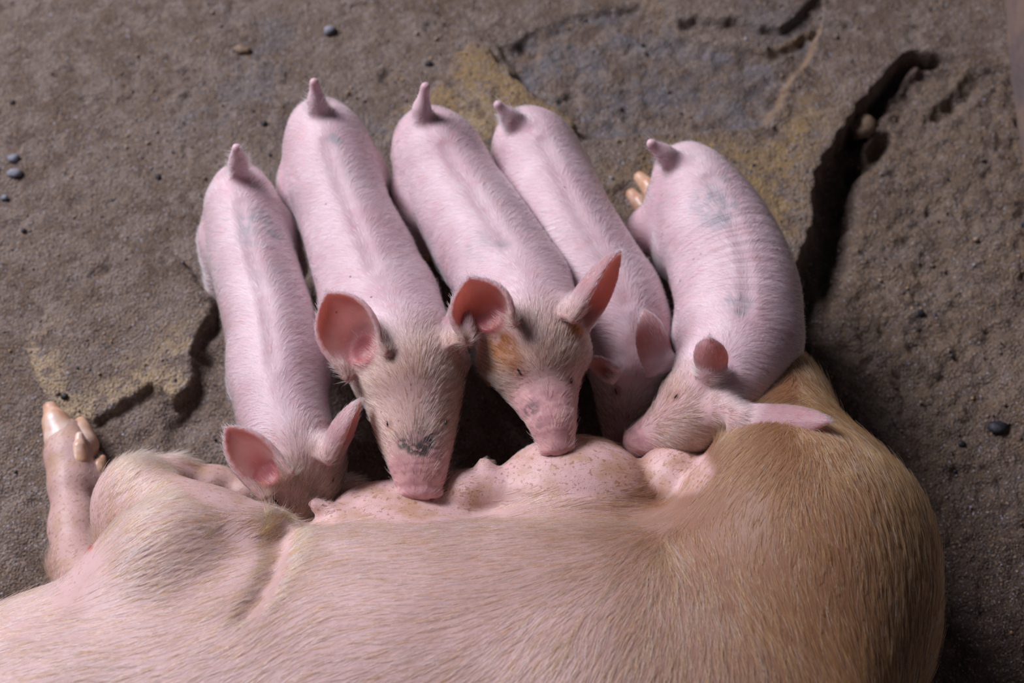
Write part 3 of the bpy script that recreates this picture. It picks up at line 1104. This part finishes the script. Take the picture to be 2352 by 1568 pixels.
piglet('third piglet, rust orange stain around its eye, snout resting atop the udder bulge',
       spine=[(985, 318, .17, 80, 1.0), (1005, 360, .168, 104, 1.0), (1036, 425, .168, 106, .98), (1085, 505, .168, 116, 1.0), (1135, 585, .172, 124, .96), (1180, 652, .185, 122, .9),
              (1208, 705, .205, 116, .84), (1222, 760, .218, 122, .74), (1230, 820, .218, 118, .72), (1243, 880, .21, 90, .74), (1258, 930, .212, 68, .74), (1270, 975, .214, 56, .7), (1277, 1012, .209, 45, .66)],
       ears=[dict(bl=(1066, 768, .252), br=(1180, 716, .275), tip=(1078, 640, .30), face=1, cup=.85, bulge=.35),
             dict(bl=(1290, 684, .27), br=(1350, 742, .235), tip=(1424, 578, .29), face=1, cup=.85, bulge=.5, roll=38)],
       eyes=[(1188, 858, 13, 52), (1318, 872, 9, 110)],
       tail=[(972, 292, .215, .012), (968, 252, .24, .0085), (977, 200, .27, .0068)],
       legs=dict(hind=.12, front=.55, cheek=.78), hind_extra=None,
       marks=[('rust', 1150, 800, 44, .95), ('rust', 1178, 830, 34, .8), ('rust', 1140, 845, 26, .7), ('rust', 1322, 760, 28, 1.0), ('soot', 1212, 935, 22, .6), ('soot', 1232, 968, 14, .3), ('grey', 1235, 770, 40, .12), ('grey', 1095, 555, 40, .4), ('grey', 1155, 560, 30, .6)], face_from=.66, bare_from=.855, hams=1.1)

piglet('fourth piglet from the left, head hidden low between its two neighbours',
       spine=[(1212, 312, .152, 72, 1.0), (1228, 352, .152, 98, 1.0), (1262, 430, .152, 104, .98), (1310, 530, .152, 108, 1.0), (1368, 630, .150, 112, .96), (1420, 715, .148, 110, .92),
              (1446, 780, .142, 98, .86), (1450, 840, .13, 88, .8), (1446, 900, .115, 78, .78), (1438, 955, .10, 60, .76), (1432, 1005, .085, 46, .74), (1428, 1035, .078, 38, .7)],
       ears=[dict(bl=(1506, 862, .175), br=(1530, 800, .165), tip=(1478, 715, .205), face=-1, cup=.5, bulge=.6),
             dict(bl=(1392, 862, .17), br=(1420, 850, .185), tip=(1350, 826, .18), face=1, cup=.5, bulge=.7)],
       eyes=[(1410, 905, 10, 70)],
       tail=[(1196, 292, .2, .011), (1172, 270, .215, .0085), (1144, 241, .235, .0065)],
       legs=dict(hind=.12, front=.58, cheek=.8), hind_extra=None,
       marks=[('grey', 1440, 740, 30, .2)], face_from=.78, face_amt=.4, hams=1.05)

piglet('rightmost piglet with wrinkled back, head twisted sideways over the sow\'s thigh',
       spine=[(1576, 398, .172, 76, 1.0), (1596, 440, .172, 100, 1.0), (1632, 510, .172, 122, .95), (1668, 590, .172, 136, .9), (1692, 670, .175, 142, .88), (1698, 745, .180, 140, .86),
              (1688, 810, .19, 128, .82), (1660, 870, .20, 112, .78), (1622, 918, .198, 98, .74), (1575, 958, .185, 84, .72), (1525, 985, .168, 62, .72), (1488, 1002, .155, 46, .72), (1465, 1012, .148, 38, .68)],
       ears=[dict(bl=(1604, 850, .25), br=(1662, 846, .258), tip=(1630, 778, .295), face=-1, cup=.6, bulge=.5),
             dict(bl=(1700, 1000, .25), br=(1728, 930, .255), tip=(1914, 976, .315), face=-1, cup=.45, bulge=.25, curl=-.08)],
       eyes=[(1545, 910, 9, 135)],
       tail=[(1560, 378, .215, .0125), (1528, 355, .232, .009), (1496, 330, .25, .0068)],
       legs=dict(hind=.14, front=.56, cheek=.84),
       hind_extra=dict(side=1, pts=[(1545, 470, .16, .036), (1490, 530, .12, .028), (1470, 560, .075, .014), (1490, 475, .03, .012)],
                       claws=[((1506, 448, .022), (1470, 408, .018), .0155), ((1484, 486, .022), (1451, 446, .018), .0145)]),
       marks=[('grey', 1645, 470, 60, .8), ('grey', 1640, 410, 45, .5), ('grey', 1705, 690, 36, .6)], wrinkle=.9, furrow=0.0, face_from=.72, face_amt=.45, hams=1.0)


# ------------------------------------------------------------------ sow
def sow():
    H = 0.0055
    f = Field((-1.05, -1.02, -0.02), (0.62, 0.12, 0.47), H)
    rows = [  # x, y, z, half width across (y), half height (z)
        (-0.86, -0.80, 0.15, 0.13, 0.13), (-0.66, -0.735, 0.165, 0.19, 0.165), (-0.45, -0.665, 0.175, 0.225, 0.178), (-0.25, -0.632, 0.178, 0.245, 0.182), (-0.05, -0.625, 0.178, 0.252, 0.182),
        (0.12, -0.625, 0.178, 0.250, 0.182), (0.23, -0.625, 0.18, 0.235, 0.18), (0.30, -0.64, 0.18, 0.20, 0.165)]
    S = catmull(rows, 70)
    T = nrm(np.gradient(S[:, :3], axis=0))
    Zv = np.array([0, 0, 1.0])
    for i in range(len(S)):
        sd = nrm(np.cross(Zv, T[i]))
        f.ellipsoid(S[i, :3], (S[i, 3], S[i, 4], 0.10), (sd, np.cross(T[i], sd), T[i]), 0.006)
    W = lambda px, py, zz: P(px, py, zz)
    # head, mostly beyond the frame on the left
    f.cone((-0.80, -0.78, 0.14), (-0.98, -0.72, 0.11), 0.12, 0.06, 0.05)
    # haunch and thigh
    f.ellipsoid(W(1830, 1350, 0.19), (0.155, 0.20, 0.16), None, 0.05)
    f.cone(W(1870, 1250, 0.19), W(1755, 940, 0.125), 0.125, 0.072, 0.04)
    f.cone(W(1765, 935, 0.125), W(1690, 800, 0.05), 0.07, 0.036, 0.04)
    f.chain([W(1690, 800, 0.05), W(1660, 730, 0.035), W(1640, 690, 0.03)], [0.036, 0.028, 0.022], 0.02)
    # lower thigh on the ground
    f.cone((0.36, -0.55, 0.09), (0.30, -0.33, 0.06), 0.09, 0.055, 0.05)
    # crease behind the elbow
    # shoulder and folded upper foreleg
    e1, e2 = np.array([0.5, 0.866, 0]), np.array([0.866, -0.5, 0])
    f.ellipsoid(W(395, 1392, 0.20), (0.130, 0.104, 0.132), (e1, e2, np.array([0, 0, 1.0])), 0.03)
    f.cone(W(330, 1185, .165), W(520, 1280, .215), 0.045, 0.055, 0.04)
    f.cone(W(575, 1268, 0.235), W(312, 1130, 0.16), 0.038, 0.033, 0.04)
    f.ellipsoid(W(305, 1190, 0.14), (0.034, 0.05, 0.055), None, 0.05)
    f.ellipsoid(W(600, 1238, 0.225), (0.030, 0.030, 0.034), None, 0.02)
    f.chain([W(325, 1106, 0.13), W(400, 1094, 0.11), W(500, 1112, 0.09), W(585, 1140, 0.08)], [0.032, 0.0235, 0.021, 0.024], 0.015)
    f.ellipsoid(W(480, 1118, 0.10), (0.020, 0.018, 0.018), None, 0.008)
    f.ellipsoid(W(560, 1136, 0.092), (0.021, 0.018, 0.02), None, 0.006)
    # lower foreleg stretched on the floor
    f.chain([W(240, 1400, 0.09), W(180, 1300, 0.055), W(172, 1210, 0.045), W(162, 1110, 0.038), W(158, 1045, 0.036), W(150, 1000, 0.034)], [0.05, 0.032, 0.029, 0.025, 0.027, 0.024], 0.02)
    f.cone(W(190, 1100, 0.045), W(182, 1052, 0.05), 0.014, 0.011, 0.01)
    f.cone(W(215, 1120, 0.035), W(222, 1080, 0.035), 0.014, 0.011, 0.01)
    # udder
    f.cone((-0.22, -0.43, 0.13), (0.16, -0.42, 0.13), 0.075, 0.075, 0.05)
    for (px, py, zz, r, k) in ((905, 1205, .15, (.085, .055, .05), .04), (1072, 1146, .155, (.038, .034, .042), .010), (1316, 1150, .15, (.098, .082, .066), .04), (1545, 1112, .14, (.046, .052, .05), .016),
                               (800, 1190, .09, (.05, .05, .05), .03)):
        f.ellipsoid(W(px, py, zz), r, None, k)
    # teats
    for (a, b) in (((780, 1185, .185), (724, 1158, .195)), ((1138, 1118, .175), (1112, 1066, .185))):
        f.cone(W(*a), W(*b), 0.0125, 0.0085, 0.014)
    # crease behind the elbow
    cp = [f.hit(*q) for q in ((644, 1203), (636, 1245), (620, 1305), (592, 1365), (556, 1420))]
    cr = [0.0085, 0.0068, 0.0045, 0.0025, 0.001]
    for i in range(4):
        f.cone(cp[i], cp[i + 1], cr[i], cr[i + 1], 0.016, sub=True)
    # fold of the flank at the thigh
    f.cone(W(1640, 1060, .21), W(1655, 1110, .235), 0.010, 0.006, 0.03, sub=True)
    V, Q, N = build_animal_mesh(f)
    q = proj(V)
    root_loc = np.array([0.0, -0.62, 0.0])
    root = empty('sow', Vector(root_loc), 'tan bristly sow lying on her side nursing the row of piglets', 'pig')
    A = {}
    n1 = noise3(V, 0.05, 8)
    A['rear'] = sstep(1000, 1800, q[:, 0] + 90 * n1 - (q[:, 1] - 1250) * 0.35)  # tan brown hindquarters, deepened to paint in the shade over the thigh

    def near_px(cx, cy, rx, ry, zmin=-1):
        return sstep(1.15, 0.75, np.hypot((q[:, 0] - cx) / rx, (q[:, 1] - cy) / ry) + 0.12 * n1)
    ud = np.maximum.reduce([near_px(930, 1140, 170, 68), near_px(1070, 1120, 80, 55), near_px(1310, 1075, 185, 75), near_px(1550, 1080, 90, 58), near_px(750, 1165, 60, 40), near_px(1115, 1090, 45, 50)]) * (V[:, 2] > 0.02)
    A['udder'] = ud
    legm = np.maximum.reduce([near_px(160, 1120, 72, 240), near_px(490, 1105, 140, 55)])
    legm = np.maximum(legm, 0)
    A['leg'] = legm
    A['speck'] = np.clip(np.maximum(ud, 0.8 * legm), 0, 1)
    A['sore'] = 0.7 * near_px(208, 1257, 7, 7)
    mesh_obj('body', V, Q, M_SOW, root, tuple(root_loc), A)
    # hooves of the stretched foreleg
    for (a, b, r) in (((146, 1010, .036), (116, 938, .040), .0245), ((186, 1022, .028), (186, 972, .022), .0225), ((182, 1058, .052), (183, 1000, .060), .0125), ((222, 1085, .036), (236, 1052, .036), .011)):
        hoof_mesh('hoof', W(*a), W(*b), r, M_HORN, root)
    # bristles
    keys = [  # px, py, direction in degrees (0 = right, 90 = up the picture)
        (60, 1480, 8), (300, 1430, 12), (200, 1520, 10), (440, 1300, 38), (560, 1250, 55), (300, 1250, 42), (260, 1150, 50), (420, 1180, 38), (600, 1300, 62), (540, 1400, 48), (380, 1500, 22), (620, 1530, 42),
        (640, 1210, 58), (690, 1290, 12), (800, 1300, 4), (760, 1420, 12), (760, 1530, 30), (900, 1210, 6), (1000, 1180, 4), (1100, 1170, 8), (950, 1300, 2), (1150, 1210, 12), (1100, 1330, 14), (1210, 1340, 28), (1310, 1260, 42),
        (1200, 1500, 58), (1050, 1530, 48), (900, 1530, 38), (1420, 1370, 72), (1420, 1260, 82), (1350, 1540, 74), (1580, 1260, 112), (1640, 1240, 122), (1740, 1370, 112), (1550, 1400, 102), (1900, 1420, 100), (1600, 1540, 92),
        (2000, 1320, 92), (2110, 1370, 82), (2060, 1540, 84), (2060, 1100, 100), (1900, 980, 110), (1800, 1120, 62), (1700, 1160, 48), (1560, 1150, 28), (1400, 1140, 16), (1330, 1160, 12), (1850, 1250, 92), (1950, 1180, 98),
        (1650, 1080, 60), (1750, 1030, 75), (170, 1100, 80), (170, 1250, 70), (480, 1100, -10)]
    kp = np.array([(a, b) for a, b, _ in keys], float)
    kd = np.array([(math.cos(math.radians(c)), math.sin(math.radians(c))) for _, _, c in keys])
    NH = 125000
    vis = ((q[:, 0] > -250) & (q[:, 0] < 2500) & (q[:, 1] < 1800))
    wgt = np.where(vis, 1.0, 0.12) * sstep(-0.5, 0.05, N[:, 2] + 0.2) * (1 - 0.15 * ud) * (1 - 0.5 * legm)
    rp, rn, ri = scatter_on(V, Q, N, NH, wgt)
    rq = q[ri][:, :2]
    w = 1.0 / (((rq[:, None] - kp[None]) ** 2).sum(2) + 6000.0) ** 1.5
    dd = (w[:, :, None] * kd[None]).sum(1)
    ang = np.arctan2(dd[:, 1], dd[:, 0])
    ang += 0.10 * noise3(rp, 0.022, 31) + 0.20 * noise3(rp, 0.09, 35) + rng.normal(0, 0.11, NH) + 0.10 * noise3(rp, 0.012, 39)
    d = np.cos(ang)[:, None] * RIGHT + np.sin(ang)[:, None] * UP
    d = nrm(d - rn * (d * rn).sum(1)[:, None])
    thinr = np.maximum(ud[ri], legm[ri])
    ln = rng.uniform(0.016, 0.033, NH) * (1 - 0.62 * thinr)
    fold = np.exp(-(((rq[:, 0] - 625) / 45) ** 2 + ((rq[:, 1] - 1240) / 75) ** 2))
    ln *= 1 + 0.4 * fold
    cell = np.floor((rp + 0.003 * np.stack([noise3(rp, 0.008, 61), noise3(rp, 0.008, 62), noise3(rp, 0.008, 63)], 1)) / 0.0085).astype(np.int64)
    key = cell[:, 0] * 73856093 ^ cell[:, 1] * 19349663 ^ cell[:, 2] * 83492791
    _, inv = np.unique(key, return_inverse=True)
    cnt = np.bincount(inv)
    cen = np.stack([np.bincount(inv, rp[:, i]) / cnt for i in range(3)], 1)
    cd = np.stack([np.bincount(inv, d[:, i]) / cnt for i in range(3)], 1)
    pull = cen[inv] - rp
    d = nrm(d * 0.6 + cd[inv] * 0.5)
    rise = rng.uniform(0.03, 0.14, NH) + (rng.random(NH) < 0.05) * rng.uniform(0.1, 0.3, NH) + 0.12 * fold
    u = np.linspace(0, 1, 5)
    bend = nrm(np.cross(rn, d)) * rng.normal(0, 0.06, (NH, 1))
    pts = (rp[:, None] - rn[:, None] * 0.001 + d[:, None] * (ln[:, None] * u)[..., None]
           + rn[:, None] * ((ln * rise)[:, None] * (u * (1.3 - 0.75 * u)))[..., None]
           + pull[:, None] * (0.62 * u ** 1.2)[None, :, None] + bend[:, None] * (ln[:, None] * u * u)[..., None])
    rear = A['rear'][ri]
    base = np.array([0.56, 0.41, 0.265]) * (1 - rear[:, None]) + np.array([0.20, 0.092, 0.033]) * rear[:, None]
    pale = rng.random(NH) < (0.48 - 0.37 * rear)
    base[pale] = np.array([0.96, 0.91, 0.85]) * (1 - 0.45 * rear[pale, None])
    gold = rng.random(NH) < 0.17 + 0.4 * fold
    base[gold] = (0.44, 0.21, 0.06)
    lock = np.random.default_rng(5).uniform(0.55, 1.25, len(cnt))[inv]
    base = base * lock[:, None] * rng.uniform(0.85, 1.12, (NH, 1))
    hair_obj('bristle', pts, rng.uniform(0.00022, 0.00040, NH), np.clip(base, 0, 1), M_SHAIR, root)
    return root


sow()
